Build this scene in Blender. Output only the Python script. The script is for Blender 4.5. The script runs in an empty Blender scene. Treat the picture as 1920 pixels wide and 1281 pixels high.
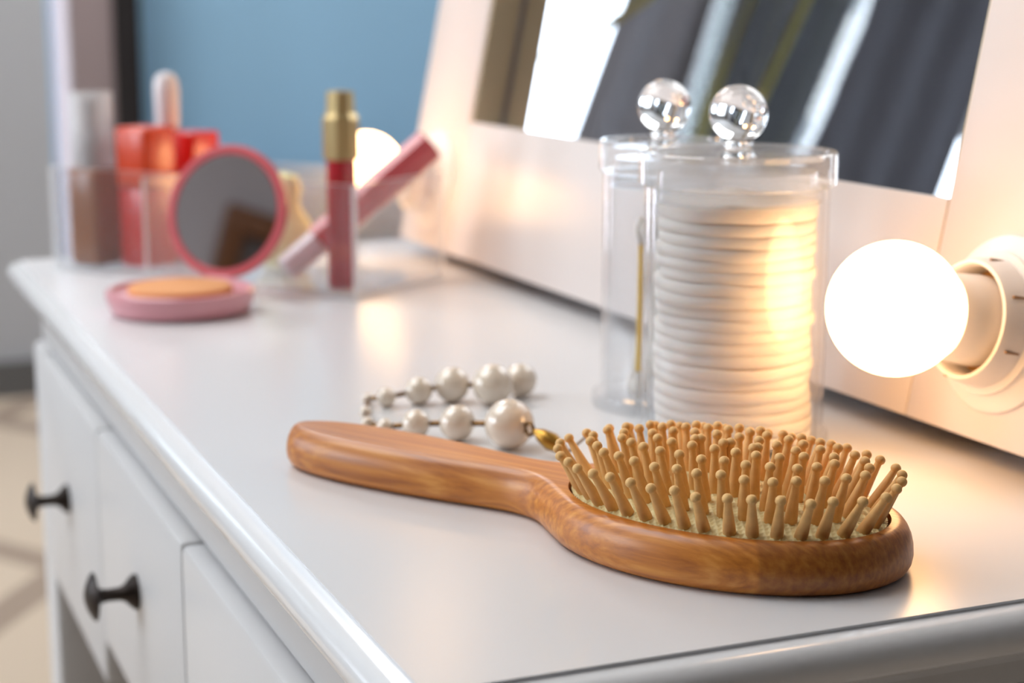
import bpy, bmesh, math, random
from mathutils import Vector, Matrix, noise

random.seed(7)
S = bpy.context.scene
R = math.radians
PI = math.pi
TOP = 0.76                      # height of the table top above the floor

# ---------------------------------------------------------------- camera
cam_data = bpy.data.cameras.new('camera')
cam = bpy.data.objects.new('camera', cam_data)
S.collection.objects.link(cam)
S.camera = cam
cam_data.sensor_width = 36.0
cam_data.lens = 3258.0 / 1920.0 * 36.0
cam.location = (0.0, 0.0, TOP + 0.166)
cam.rotation_euler = (R(90.0 - 10.945), 0.0, R(-22.44))
cam_data.clip_start = 0.02
cam_data.dof.use_dof = True
cam_data.dof.focus_distance = 0.515
cam_data.dof.aperture_fstop = 9.8
cam_data.dof.aperture_blades = 0

# ---------------------------------------------------------------- world and lights
world = bpy.data.worlds.new('world')
S.world = world
world.use_nodes = True
wb = world.node_tree.nodes['Background']
wb.inputs['Color'].default_value = (0.80, 0.90, 1.0, 1.0)
wb.inputs['Strength'].default_value = 7.0

def area(name, loc, target, sx, sy, power, col):
    l = bpy.data.lights.new(name, 'AREA')
    l.shape = 'RECTANGLE'; l.size = sx; l.size_y = sy
    l.energy = power; l.color = col
    o = bpy.data.objects.new(name, l)
    S.collection.objects.link(o)
    o.location = loc
    o.rotation_euler = (Vector(target) - Vector(loc)).to_track_quat('-Z', 'Y').to_euler()
    return o

area('added_overhead_fill', (-0.8, 1.45, 2.58), (-0.75, 1.35, 0.0), 1.5, 1.6, 39.0, (0.96, 0.98, 1.0))  # added overhead fill for the table, no lamp of the room
area('window_light', (-3.05, 1.35, TOP + 0.75), (0.2, 0.8, TOP + 0.1), 0.9, 0.6, 13.0, (0.93, 0.97, 1.0))
area('side_window_light', (-3.05, 3.0, TOP + 0.75), (0.6, 3.4, TOP + 0.2), 1.2, 1.3, 12.0, (0.90, 0.96, 1.0))
area('added_blue_wall_fill', (0.5, 3.4, 2.6), (0.55, 3.8, 0.0), 0.6, 0.6, 27.0, (0.97, 0.98, 1.0))  # extra fill added to brighten the blue wall

S.view_settings.view_transform = 'Standard'
S.view_settings.look = 'None'
S.view_settings.exposure = 0.08
S.view_settings.gamma = 1.0
S.view_settings.use_curve_mapping = False
S.cycles.use_denoising = True
S.cycles.max_bounces = 16
S.cycles.transparent_max_bounces = 24
S.cycles.transmission_bounces = 14
S.cycles.caustics_refractive = False
S.cycles.caustics_reflective = False
S.cycles.sample_clamp_indirect = 6.0

# ---------------------------------------------------------------- materials
def srgb(r, g, b):
    f = lambda v: (v / 255.0 / 12.92) if v <= 10.3 else ((v / 255.0 + 0.055) / 1.055) ** 2.4
    return (f(r), f(g), f(b), 1.0)

def mat(name, col, rough=0.5, metal=0.0, spec=0.5, coat=0.0, coat_rough=0.1, trans=0.0, ior=1.45, sss=0.0,
        emit=None, estr=0.0, var=0.0, vscale=20.0, bump=0.0, bscale=200.0):
    m = bpy.data.materials.new(name); m.use_nodes = True
    nt = m.node_tree; b = nt.nodes['Principled BSDF']
    b.inputs['Base Color'].default_value = col
    b.inputs['Roughness'].default_value = rough
    b.inputs['Metallic'].default_value = metal
    b.inputs['Specular IOR Level'].default_value = spec
    b.inputs['Coat Weight'].default_value = coat
    b.inputs['Coat Roughness'].default_value = coat_rough
    b.inputs['Transmission Weight'].default_value = trans
    b.inputs['IOR'].default_value = ior
    if sss:
        b.inputs['Subsurface Weight'].default_value = sss
        b.inputs['Subsurface Radius'].default_value = (0.01, 0.006, 0.004)
        b.inputs['Subsurface Scale'].default_value = 1.0
    if emit:
        b.inputs['Emission Color'].default_value = emit
        b.inputs['Emission Strength'].default_value = estr
    tc = None
    if var or bump:
        tc = nt.nodes.new('ShaderNodeTexCoord')
    if var:
        n = nt.nodes.new('ShaderNodeTexNoise'); n.inputs['Scale'].default_value = vscale
        n.inputs['Detail'].default_value = 4.0
        nt.links.new(tc.outputs['Object'], n.inputs['Vector'])
        r = nt.nodes.new('ShaderNodeValToRGB')
        r.color_ramp.elements[0].position = 0.3; r.color_ramp.elements[1].position = 0.7
        r.color_ramp.elements[0].color = tuple(c * (1 - var) for c in col[:3]) + (1,)
        r.color_ramp.elements[1].color = tuple(min(1, c * (1 + var)) for c in col[:3]) + (1,)
        nt.links.new(n.outputs['Fac'], r.inputs['Fac'])
        nt.links.new(r.outputs['Color'], b.inputs['Base Color'])
    if bump:
        n2 = nt.nodes.new('ShaderNodeTexNoise'); n2.inputs['Scale'].default_value = bscale
        nt.links.new(tc.outputs['Object'], n2.inputs['Vector'])
        bp = nt.nodes.new('ShaderNodeBump'); bp.inputs['Strength'].default_value = bump
        bp.inputs['Distance'].default_value = 0.0005
        nt.links.new(n2.outputs['Fac'], bp.inputs['Height'])
        nt.links.new(bp.outputs['Normal'], b.inputs['Normal'])
    return m

def clear_mat(name, tint=(0.98, 0.99, 1.0), rough=0.02, ior=1.45, haze=0.0, haze_col=(1, 1, 1, 1)):
    """thin clear plastic: light passes straight through, the surface mirrors by Fresnel"""
    m = bpy.data.materials.new(name); m.use_nodes = True
    nt = m.node_tree; nt.nodes.clear()
    out = nt.nodes.new('ShaderNodeOutputMaterial')
    tr = nt.nodes.new('ShaderNodeBsdfTransparent'); tr.inputs['Color'].default_value = tint + (1,)
    gl = nt.nodes.new('ShaderNodeBsdfGlossy'); gl.inputs['Roughness'].default_value = rough
    fr = nt.nodes.new('ShaderNodeFresnel')
    ge = nt.nodes.new('ShaderNodeNewGeometry')     # a thin sheet mirrors the same from both of its sides
    mr = nt.nodes.new('ShaderNodeMapRange'); mr.inputs['To Min'].default_value = ior; mr.inputs['To Max'].default_value = 1.0 / ior
    nt.links.new(ge.outputs['Backfacing'], mr.inputs['Value']); nt.links.new(mr.outputs['Result'], fr.inputs['IOR'])
    mx = nt.nodes.new('ShaderNodeMixShader')
    nt.links.new(fr.outputs['Fac'], mx.inputs['Fac'])
    nt.links.new(tr.outputs['BSDF'], mx.inputs[1]); nt.links.new(gl.outputs['BSDF'], mx.inputs[2])
    last = mx.outputs['Shader']
    if haze:
        di = nt.nodes.new('ShaderNodeBsdfDiffuse'); di.inputs['Color'].default_value = haze_col
        tl = nt.nodes.new('ShaderNodeBsdfTranslucent'); tl.inputs['Color'].default_value = haze_col
        m1 = nt.nodes.new('ShaderNodeMixShader'); m1.inputs['Fac'].default_value = 0.5
        nt.links.new(di.outputs['BSDF'], m1.inputs[1]); nt.links.new(tl.outputs['BSDF'], m1.inputs[2])
        m2 = nt.nodes.new('ShaderNodeMixShader'); m2.inputs['Fac'].default_value = haze
        nt.links.new(last, m2.inputs[1]); nt.links.new(m1.outputs['Shader'], m2.inputs[2])
        last = m2.outputs['Shader']
    nt.links.new(last, out.inputs['Surface'])
    return m

def bamboo_mat():
    m = bpy.data.materials.new('bamboo'); m.use_nodes = True
    nt = m.node_tree; b = nt.nodes['Principled BSDF']; N = nt.nodes.new; L = nt.links.new
    tc = N('ShaderNodeTexCoord')
    mp = N('ShaderNodeMapping'); mp.inputs['Scale'].default_value = (9, 700, 420)
    L(tc.outputs['Object'], mp.inputs['Vector'])
    n = N('ShaderNodeTexNoise'); n.inputs['Scale'].default_value = 1.0; n.inputs['Detail'].default_value = 6
    n.inputs['Distortion'].default_value = 0.12
    L(mp.outputs['Vector'], n.inputs['Vector'])
    r = N('ShaderNodeValToRGB'); e = r.color_ramp.elements
    e[0].position = 0.28; e[0].color = srgb(166, 92, 22)
    e[1].position = 0.72; e[1].color = srgb(222, 150, 66)
    k = e.new(0.5); k.color = srgb(198, 120, 38)
    L(n.outputs['Fac'], r.inputs['Fac'])
    # laminated strips: wide bands of slightly different wood across the body
    mp2 = N('ShaderNodeMapping'); mp2.inputs['Scale'].default_value = (4, 60, 60)
    L(tc.outputs['Object'], mp2.inputs['Vector'])
    w = N('ShaderNodeTexNoise'); w.inputs['Scale'].default_value = 1.0; w.inputs['Detail'].default_value = 1
    L(mp2.outputs['Vector'], w.inputs['Vector'])
    r2 = N('ShaderNodeValToRGB'); r2.color_ramp.elements[0].color = (0.70, 0.62, 0.52, 1)
    r2.color_ramp.elements[0].position = 0.35; r2.color_ramp.elements[1].position = 0.6
    L(w.outputs['Fac'], r2.inputs['Fac'])
    mx = N('ShaderNodeMixRGB'); mx.blend_type = 'MULTIPLY'; mx.inputs['Fac'].default_value = 0.6
    L(r.outputs['Color'], mx.inputs['Color1']); L(r2.outputs['Color'], mx.inputs['Color2'])
    # the outer end of the head shows darker end grain
    sep = N('ShaderNodeSeparateXYZ'); L(tc.outputs['Object'], sep.inputs['Vector'])
    ab = N('ShaderNodeMath'); ab.operation = 'MULTIPLY'; L(sep.outputs['Y'], ab.inputs[0]); L(sep.outputs['Y'], ab.inputs[1])
    sc = N('ShaderNodeMath'); sc.operation = 'MULTIPLY_ADD'; L(ab.outputs[0], sc.inputs[0]); sc.inputs[1].default_value = -14.0
    L(sep.outputs['X'], sc.inputs[2])
    mr = N('ShaderNodeMapRange'); mr.inputs['From Min'].default_value = 0.1915; mr.inputs['From Max'].default_value = 0.193
    L(sc.outputs[0], mr.inputs['Value'])
    dk = N('ShaderNodeMixRGB'); dk.blend_type = 'MULTIPLY'; dk.inputs['Color2'].default_value = (0.55, 0.50, 0.45, 1)
    ml = N('ShaderNodeMath'); ml.operation = 'MULTIPLY'; ml.inputs[1].default_value = 0.7
    L(mr.outputs['Result'], ml.inputs[0]); L(ml.outputs[0], dk.inputs['Fac'])
    L(mx.outputs['Color'], dk.inputs['Color1'])
    L(dk.outputs['Color'], b.inputs['Base Color'])
    b.inputs['Roughness'].default_value = 0.42
    b.inputs['Coat Weight'].default_value = 0.35; b.inputs['Coat Roughness'].default_value = 0.28
    bp = N('ShaderNodeBump'); bp.inputs['Strength'].default_value = 0.25; bp.inputs['Distance'].default_value = 0.0004
    L(n.outputs['Fac'], bp.inputs['Height']); L(bp.outputs['Normal'], b.inputs['Normal'])
    return m

def rug_mat():
    m = bpy.data.materials.new('rug_weave'); m.use_nodes = True
    nt = m.node_tree; b = nt.nodes['Principled BSDF']; N = nt.nodes.new; L = nt.links.new
    tc = N('ShaderNodeTexCoord'); mp = N('ShaderNodeMapping')
    mp.inputs['Rotation'].default_value = (0, 0, R(45)); mp.inputs['Scale'].default_value = (1.9, 1.25, 1)
    L(tc.outputs['Object'], mp.inputs['Vector'])
    br = N('ShaderNodeTexBrick'); br.offset = 0.0
    br.inputs['Scale'].default_value = 1.0; br.inputs['Mortar Size'].default_value = 0.06
    br.inputs['Brick Width'].default_value = 1.0; br.inputs['Row Height'].default_value = 1.0
    br.inputs['Color1'].default_value = srgb(203, 184, 162); br.inputs['Color2'].default_value = srgb(206, 187, 165)
    br.inputs['Mortar'].default_value = srgb(160, 141, 124)
    L(mp.outputs['Vector'], br.inputs['Vector'])
    L(br.outputs['Color'], b.inputs['Base Color']); b.inputs['Roughness'].default_value = 0.95
    return m

def pad_mat():
    m = bpy.data.materials.new('cushion_rubber'); m.use_nodes = True
    nt = m.node_tree; b = nt.nodes['Principled BSDF']
    b.inputs['Base Color'].default_value = srgb(226, 211, 158)
    b.inputs['Roughness'].default_value = 0.55
    return m

M = dict(
    white=mat('white_paint', srgb(217, 217, 218), 0.30, coat=0.25, coat_rough=0.22),
    edge=mat('gloss_white_paint', srgb(228, 229, 231), 0.20, coat=0.6, coat_rough=0.12),
    drawer=mat('drawer_paint', srgb(208, 208, 209), 0.38),
    frame=mat('mirror_frame_paint', srgb(220, 210, 205), 0.35),
    tan=mat('shade_tinted_edge', srgb(232, 218, 184), 0.6),  # white paint of the inner edges, warm shade put into the colour
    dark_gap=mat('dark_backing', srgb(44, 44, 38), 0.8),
    mirror=mat('mirror_silver', (0.93, 0.94, 0.95, 1), 0.0, metal=1.0),
    globe=mat('lit_globe', (1, 0.86, 0.7, 1), 0.4, emit=(1.0, 0.57, 0.25, 1), estr=10.5),
    plastic=mat('white_plastic', srgb(232, 226, 220), 0.35),
    plastic2=mat('holder_plastic', srgb(236, 230, 224), 0.4),
    slot=mat('slot_shadow', srgb(150, 118, 88), 0.7),
    metal_in=mat('socket_brass', srgb(150, 110, 60), 0.35, metal=0.8),
    bamboo=bamboo_mat(),
    pin=mat('pin_wood', srgb(226, 180, 116), 0.6, var=0.08, vscale=300, sss=0.05),
    pad=pad_mat(),
    pearl=mat('pearl', srgb(228, 212, 192), 0.22, spec=0.9, coat=1.0, coat_rough=0.10),
    bronze=mat('antique_bronze', srgb(120, 88, 52), 0.35, metal=0.9),
    gold_leaf=mat('charm_gold', srgb(178, 134, 58), 0.28, metal=0.85),
    clear=clear_mat('clear_acrylic', haze=0.05),
    lidclear=clear_mat('lid_acrylic', haze=0.18, ior=1.6),
    glass=mat('solid_acrylic', (1, 1, 1, 1), 0.0, trans=1.0, ior=1.49),
    acryl_edge=clear_mat('painted_bright_edge', haze=0.6, rough=0.1),  # brightness of the tray edges painted in as white haze
    cotton=mat('cotton', srgb(238, 226, 216), 0.95, sss=0.3, bump=0.6, bscale=900),
    swab_yellow=mat('yellow_stem', srgb(236, 190, 60), 0.5),
    swab_white=mat('white_stem', srgb(236, 230, 214), 0.5),
    pink=mat('pink_plastic', srgb(206, 96, 103), 0.30, coat=0.4),
    pink_pale=mat('pale_pink_plastic', srgb(224, 158, 166), 0.28, coat=0.5),
    powder=mat('pressed_powder', srgb(232, 165, 112), 0.85),
    silver=mat('mirror_small', (0.95, 0.89, 0.92, 1), 0.02, metal=1.0),
    foundation=mat('foundation_brown', srgb(160, 98, 58), 0.25, coat=0.6),
    cap_clear=clear_mat('clear_cap', haze=0.3),
    pump=mat('pump_silver', srgb(180, 176, 178), 0.25, metal=0.8),
    orange=mat('orange_gloss', srgb(226, 70, 22), 0.3, coat=0.3),
    red=mat('red_gloss', srgb(214, 22, 14), 0.3, coat=0.3),
    gold=mat('gold_cap', srgb(180, 158, 112), 0.35, metal=0.7),
    redtube=mat('red_tube', srgb(190, 40, 52), 0.25, coat=0.6),
    dark=mat('dark_mark', srgb(60, 14, 18), 0.5),
    rose=mat('rose_tube', srgb(205, 92, 96), 0.22, coat=0.7),
    whitecap=mat('pearl_white', srgb(238, 232, 236), 0.25, coat=0.5),
    sponge=mat('yellow_sponge', srgb(232, 228, 176), 0.9, bump=0.4, bscale=700),
    knob=mat('dark_bronze', srgb(52, 44, 40), 0.42, metal=0.6),
    blue=mat('blue_wall_paint', srgb(160, 203, 232), 0.9),
    grey=mat('grey_wall_paint', srgb(170, 170, 172), 0.9),
    plinth=mat('grey_baseboard', srgb(92, 90, 88), 0.7),
    taupe=mat('taupe_board', srgb(150, 134, 134), 0.7),
    black=mat('black_edge', srgb(28, 24, 25), 0.5),
    floor=mat('beige_floor', srgb(198, 180, 160), 0.6, var=0.05, vscale=3),
    rug=rug_mat(),
    ceiling=mat('ceiling_paint', srgb(235, 235, 235), 0.95),
    curtain=mat('charcoal_cloth', srgb(62, 62, 68), 0.95),
    curtain2=mat('grey_cloth', srgb(150, 150, 154), 0.95),
    curtain3=mat('mid_grey_cloth', srgb(112, 112, 118), 0.95),
    blind=mat('roller_blind', srgb(170, 170, 172), 0.9),
    pane=clear_mat('window_glass', tint=(0.97, 0.98, 1.0)),
    winframe=mat('window_frame_paint', srgb(235, 235, 236), 0.5),
    brown=mat('brown_wood', srgb(104, 66, 34), 0.5),
    vase=clear_mat('vase_glass', tint=(0.93, 0.95, 0.95), ior=1.5),
    stem=mat('green_stem', srgb(150, 140, 62), 0.6),
    table_wood=mat('side_table_dark', srgb(50, 48, 50), 0.5),
)

# ---------------------------------------------------------------- mesh helpers
def build(name, bm, m, parent=None, smooth=True, angle=35, loc=None, rot=None, label=None, kind=None):
    bmesh.ops.recalc_face_normals(bm, faces=bm.faces)
    me = bpy.data.meshes.new(name); bm.to_mesh(me); bm.free()
    mats = m if isinstance(m, (list, tuple)) else [m]
    for x in mats: me.materials.append(x)
    if smooth:
        for p in me.polygons: p.use_smooth = True
        me.set_sharp_from_angle(angle=R(angle))
    o = bpy.data.objects.new(name, me); S.collection.objects.link(o)
    if parent: o.parent = parent
    if loc: o.location = loc
    if rot: o.rotation_euler = rot
    if label: o['label'] = label
    if kind: o['kind'] = kind
    return o

def empty(name, loc, rot=(0, 0, 0), label=None, cat=None, group=None):
    o = bpy.data.objects.new(name, None); S.collection.objects.link(o)
    o.empty_display_size = 0.02
    o.location = loc; o.rotation_euler = rot
    if label: o['label'] = label
    if cat: o['category'] = cat
    if group: o['group'] = group
    return o

def tag(o, label=None, cat=None, group=None, kind=None):
    if label: o['label'] = label
    if cat: o['category'] = cat
    if group: o['group'] = group
    if kind: o['kind'] = kind
    return o

def box(bm, x0, x1, y0, y1, z0, z1, bev=0.0, seg=2, mi=0):
    vs = [bm.verts.new((x, y, z)) for z in (z0, z1) for y in (y0, y1) for x in (x0, x1)]
    fs = [(0, 2, 3, 1), (4, 5, 7, 6), (0, 1, 5, 4), (2, 6, 7, 3), (0, 4, 6, 2), (1, 3, 7, 5)]
    faces = [bm.faces.new([vs[i] for i in f]) for f in fs]
    for f in faces: f.material_index = mi
    if bev:
        es = list({e for f in faces for e in f.edges})
        bmesh.ops.bevel(bm, geom=es, offset=bev, segments=seg, affect='EDGES', profile=0.5)
    return faces

def lathe(bm, prof, seg=32, mat4=None, mi=0, close=False):
    """prof: list of (r, z); r==0 makes a pole"""
    mt = mat4 or Matrix.Identity(4)
    rings = []
    for r, z in prof:
        if r <= 1e-7:
            rings.append([bm.verts.new(mt @ Vector((0, 0, z)))])
        else:
            rings.append([bm.verts.new(mt @ Vector((r * math.cos(2 * PI * i / seg), r * math.sin(2 * PI * i / seg), z))) for i in range(seg)])
    pairs = list(zip(rings, rings[1:]))
    if close: pairs.append((rings[-1], rings[0]))
    for a, b in pairs:
        for i in range(seg):
            j = (i + 1) % seg
            if len(a) == 1 and len(b) == 1: continue
            if len(a) == 1: f = bm.faces.new((a[0], b[j], b[i]))
            elif len(b) == 1: f = bm.faces.new((a[i], a[j], b[0]))
            else: f = bm.faces.new((a[i], a[j], b[j], b[i]))
            f.material_index = mi

def tube(bm, pts, rad, seg=10, cap=True):
    pts = [Vector(p) for p in pts]
    rads = rad if isinstance(rad, (list, tuple)) else [rad] * len(pts)
    rings = []
    up = Vector((0, 0, 1))
    for i, p in enumerate(pts):
        t = (pts[min(i + 1, len(pts) - 1)] - pts[max(i - 1, 0)]).normalized()
        a = t.cross(up)
        if a.length < 1e-3: a = t.cross(Vector((1, 0, 0)))
        a.normalize(); b = t.cross(a)
        rings.append([bm.verts.new(p + (a * math.cos(2 * PI * k / seg) + b * math.sin(2 * PI * k / seg)) * rads[i]) for k in range(seg)])
    for a, b in zip(rings, rings[1:]):
        for k in range(seg):
            bm.faces.new((a[k], a[(k + 1) % seg], b[(k + 1) % seg], b[k]))
    if cap:
        bm.faces.new(rings[0]); bm.faces.new(rings[-1][::-1])

def arc(cx, cz, r, a0, a1, n):
    return [(cx + r * math.cos(R(a0 + (a1 - a0) * i / n)), cz + r * math.sin(R(a0 + (a1 - a0) * i / n))) for i in range(n + 1)]

NB = bmesh.new
def simple(name, x0, x1, y0, y1, z0, z1, m, parent=None, bev=0.0, label=None, kind=None, seg=2):
    bm = NB(); box(bm, x0, x1, y0, y1, z0, z1, bev, seg)
    return build(name, bm, m, parent, smooth=bev > 0, label=label, kind=kind)

# ================================================================ SETTING: the room
simple('floor', -3.3, 2.0, -2.7, 4.75, -0.05, 0.0, M['floor'], kind='structure')
simple('ceiling', -3.3, 2.0, -2.7, 4.75, 2.7, 2.8, M['ceiling'], kind='structure')

def wall_with_holes(name, axis, c0, c1, u0, u1, holes, m):
    """wall slab between c0..c1 on the given axis; holes = (u0,u1,z0,z1)"""
    bm = NB()
    us = sorted({u0, u1} | {h[0] for h in holes} | {h[1] for h in holes})
    zs = sorted({0.0, 2.7} | {h[2] for h in holes} | {h[3] for h in holes})
    for a, b in zip(us, us[1:]):
        for z0, z1 in zip(zs, zs[1:]):
            if any(h[0] <= a and b <= h[1] and h[2] <= z0 and z1 <= h[3] for h in holes): continue
            if axis == 'x': box(bm, c0, c1, a, b, z0, z1)
            else: box(bm, a, b, c0, c1, z0, z1)
    bmesh.ops.remove_doubles(bm, verts=bm.verts, dist=1e-5)
    return build(name, bm, m, smooth=False, kind='structure')

W1 = (-1.46, -0.98, 0.95, 2.25)
W2 = (-3.05, -2.15, 0.95, 2.25)
W3 = (1.0, 1.8, 0.85, 2.15)
W4 = (2.4, 3.6, 0.85, 2.15)
wall_with_holes('wall_back', 'y', 4.25, 4.35, -3.2, 0.575, [W1, W2], M['grey'])
wall_with_holes('wall_alcove', 'y', 4.62, 4.72, 0.475, 1.95, [], M['blue'])
wall_with_holes('wall_left', 'x', -3.3, -3.2, -2.6, 4.75, [W3, W4], M['grey'])
wall_with_holes('wall_right', 'x', 1.85, 1.95, -2.6, 4.62, [], M['grey'])
wall_with_holes('wall_front', 'y', -2.7, -2.6, -3.2, 1.95, [], M['plinth'])
simple('baseboard_back', -3.2, 0.575, 4.225, 4.25, 0.0, 0.085, M['plinth'], kind='structure')
simple('baseboard_left', -3.2, -3.175, -2.6, 4.225, 0.0, 0.085, M['plinth'], kind='structure')

def window(n, axis, c, h, m=M['winframe'], cross=True):
    w = empty('window_%d' % n, (0, 0, 0)); w['kind'] = 'structure'
    u0, u1, z0, z1 = h; t = 0.045
    def bx(bm, a, b, p, q, e=0.03):
        if axis == 'y': box(bm, a, b, c - e, c + e, p, q)
        else: box(bm, c - e, c + e, a, b, p, q)
    bm = NB()
    bx(bm, u0, u0 + t, z0, z1); bx(bm, u1 - t, u1, z0, z1)
    bx(bm, u0 + t, u1 - t, z0, z0 + t); bx(bm, u0 + t, u1 - t, z1 - t, z1)
    if cross: bx(bm, (u0 + u1) / 2 - 0.02, (u0 + u1) / 2 + 0.02, z0 + t, z1 - t)
    build('window_frame', bm, m, w, smooth=False)
    bm = NB(); bx(bm, u0 + t, u1 - t, z0 + t, z1 - t, 0.004)
    build('pane', bm, M['pane'], w, smooth=False)
    return w
w1 = window(1, 'y', 4.31, W1, cross=False)
w2 = window(2, 'y', 4.31, W2, cross=False)
window(3, 'x', -3.26, W3)
window(4, 'x', -3.26, W4)
bm = NB(); box(bm, -3.0, -2.2, 4.262, 4.268, 1.64, 2.24)
build('roller_blind', bm, M['blind'], w2, smooth=False)

# ---- things of the far room
rug = simple('area_rug', -1.6, 1.2, 2.15, 4.15, 0.0, 0.012, M['rug'], bev=0.004)
tag(rug, 'beige rug with taupe lattice lines on the floor beyond the drawers', 'rug')

cab = empty('tall_cabinet', (0.69, 4.42, 0), (0, 0, 0), 'tall taupe cabinet with a black side standing before the blue wall', 'cabinet')
simple('body', -0.06, 0.045, -0.12, 0.18, 0.0, 2.2, M['taupe'], cab, bev=0.003)
simple('side_panel', 0.045, 0.110, -0.13, 0.18, 0.0, 2.2, M['black'], cab, bev=0.003, label='black side panel')

bn = empty('low_bench', (1.28, 4.4, 0), (0, 0, 0), 'low grey bench standing against the blue wall', 'bench')
simple('seat', -0.45, 0.45, -0.2, 0.2, 0.36, 0.48, M['curtain2'], bn, bev=0.02)
for x in (-0.4, 0.4):
    for y in (-0.16, 0.16):
        simple('leg', x - 0.02, x + 0.02, y - 0.02, y + 0.02, 0.0, 0.36, M['grey'], bn, bev=0.003)

# curtains seen in the mirror
def curtain(x0, x1, y, m, label, amp=0.03, n=9, seed=0):
    bm = NB(); N = 90; H = [0.02, 0.8, 1.6, 2.55]
    rows = []
    for side in (0, 1):
        for z in H:
            row = []
            for i in range(N + 1):
                u = i / N
                yy = y + amp * math.sin(u * n * 2 * PI + seed) * (0.7 + 0.3 * math.sin(u * 5 + seed)) + side * 0.006
                row.append(bm.verts.new((x0 + (x1 - x0) * u, yy, z)))
            rows.append(row)
    k = len(H)
    for s in (0, 1):
        for r in range(k - 1):
            a, b = rows[s * k + r], rows[s * k + r + 1]
            for i in range(N): bm.faces.new((a[i], a[i + 1], b[i + 1], b[i]))
    for i in range(N):
        bm.faces.new((rows[0][i], rows[0][i + 1], rows[k][i + 1], rows[k][i]))
        bm.faces.new((rows[k - 1][i], rows[k - 1][i + 1], rows[2 * k - 1][i + 1], rows[2 * k - 1][i]))
    for j in (0, N):
        for r in range(k - 1): bm.faces.new((rows[r][j], rows[r + 1][j], rows[k + r + 1][j], rows[k + r][j]))
    o = build('curtain', bm, m, smooth=True, angle=60)
    tag(o, label, 'curtain'); return o
curtain(-1.60, -1.19, 4.19, M['curtain3'], 'mid grey curtain beside the bright window, seen in the mirror', 0.025, 3, 1.0)
curtain(-2.31, -1.50, 4.08, M['curtain'], 'wide charcoal curtain filling the middle of the mirror reflection', 0.010, 5, 0.3)

# tall vase on a stand, seen in the mirror
st = empty('plant_stand', (-0.33, 1.98, 0), (0, 0, 0), 'dark round stand carrying the glass vase seen in the mirror', 'stand')
bm = NB(); lathe(bm, [(0, 0.845), (0.11, 0.845), (0.12, 0.852), (0.12, 0.863), (0.11, 0.87), (0, 0.87)], 40); build('top', bm, M['table_wood'], st)
bm = NB(); lathe(bm, [(0, 0.02), (0.02, 0.02), (0.016, 0.1), (0.016, 0.80), (0.03, 0.845), (0, 0.845)], 20); build('pole', bm, M['table_wood'], st)
bm = NB(); lathe(bm, [(0, 0.0), (0.12, 0.0), (0.12, 0.012), (0.03, 0.02), (0, 0.02)], 32); build('base', bm, M['table_wood'], st)
va = empty('glass_vase', (-0.33, 1.98, 0.87), (0, 0, 0), 'tall clear glass vase with a green stem, seen in the mirror', 'vase')
prof_o = [(0, 0.0), (0.045, 0.0), (0.055, 0.01), (0.075, 0.10), (0.090, 0.22), (0.098, 0.36), (0.094, 0.46), (0.07, 0.54), (0.07, 0.60)]
prof_i = [(r - 0.004 if r > 0.004 else 0, z + 0.012 if i < 2 else z) for i, (r, z) in enumerate(prof_o)]
bm = NB(); lathe(bm, prof_o + prof_i[::-1], 40); build('glass_body', bm, M['vase'], va)
bm = NB(); tube(bm, [(0.03, 0.03, 0.012), (0.032, 0.06, 0.2), (0.028, 0.05, 0.45), (0.02, 0.02, 0.8)], [0.010, 0.009, 0.008, 0.006]); build('stem', bm, M['stem'], va)
bm = NB(); tube(bm, [(0.02, -0.012, 0.012), (0.004, -0.01, 0.2), (-0.02, -0.01, 0.45), (-0.08, 0.0, 0.75)], [0.006, 0.006, 0.005, 0.004]); build('stem', bm, M['stem'], va)
bm = NB(); tube(bm, [(0, 0, 0.45), (0.01, 0.02, 0.62), (0.03, 0.08, 0.66), (0.07, 0.16, 0.50), (0.101, 0.203, 0.328), (0.128, 0.306, 0.247), (0.152, 0.387, 0.204)], [0.004, 0.004, 0.006, 0.007, 0.007, 0.006, 0.002]); build('twig', bm, M['stem'], va)

# brown wooden frame on the left wall, mirrored by the compact
pf = empty('picture_frame', (-3.2, -0.105, TOP + 0.96), (0, 0, 0), 'brown wooden frame on the wall, mirrored dark in the round compact', 'picture')
simple('frame_bar', 0.0, 0.04, -0.28, 0.28, 0.255, 0.325, M['brown'], pf, bev=0.004)
simple('frame_bar', 0.0, 0.04, 0.22, 0.28, -0.32, 0.255, M['brown'], pf, bev=0.004)
simple('frame_bar', 0.0, 0.04, -0.28, -0.22, -0.32, 0.255, M['brown'], pf, bev=0.004)
simple('frame_bar', 0.0, 0.04, -0.22, 0.22, -0.32, -0.255, M['brown'], pf, bev=0.004)
simple('picture_sheet', 0.004, 0.012, -0.22, 0.22, -0.255, 0.255, M['plinth'], pf)

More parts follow.
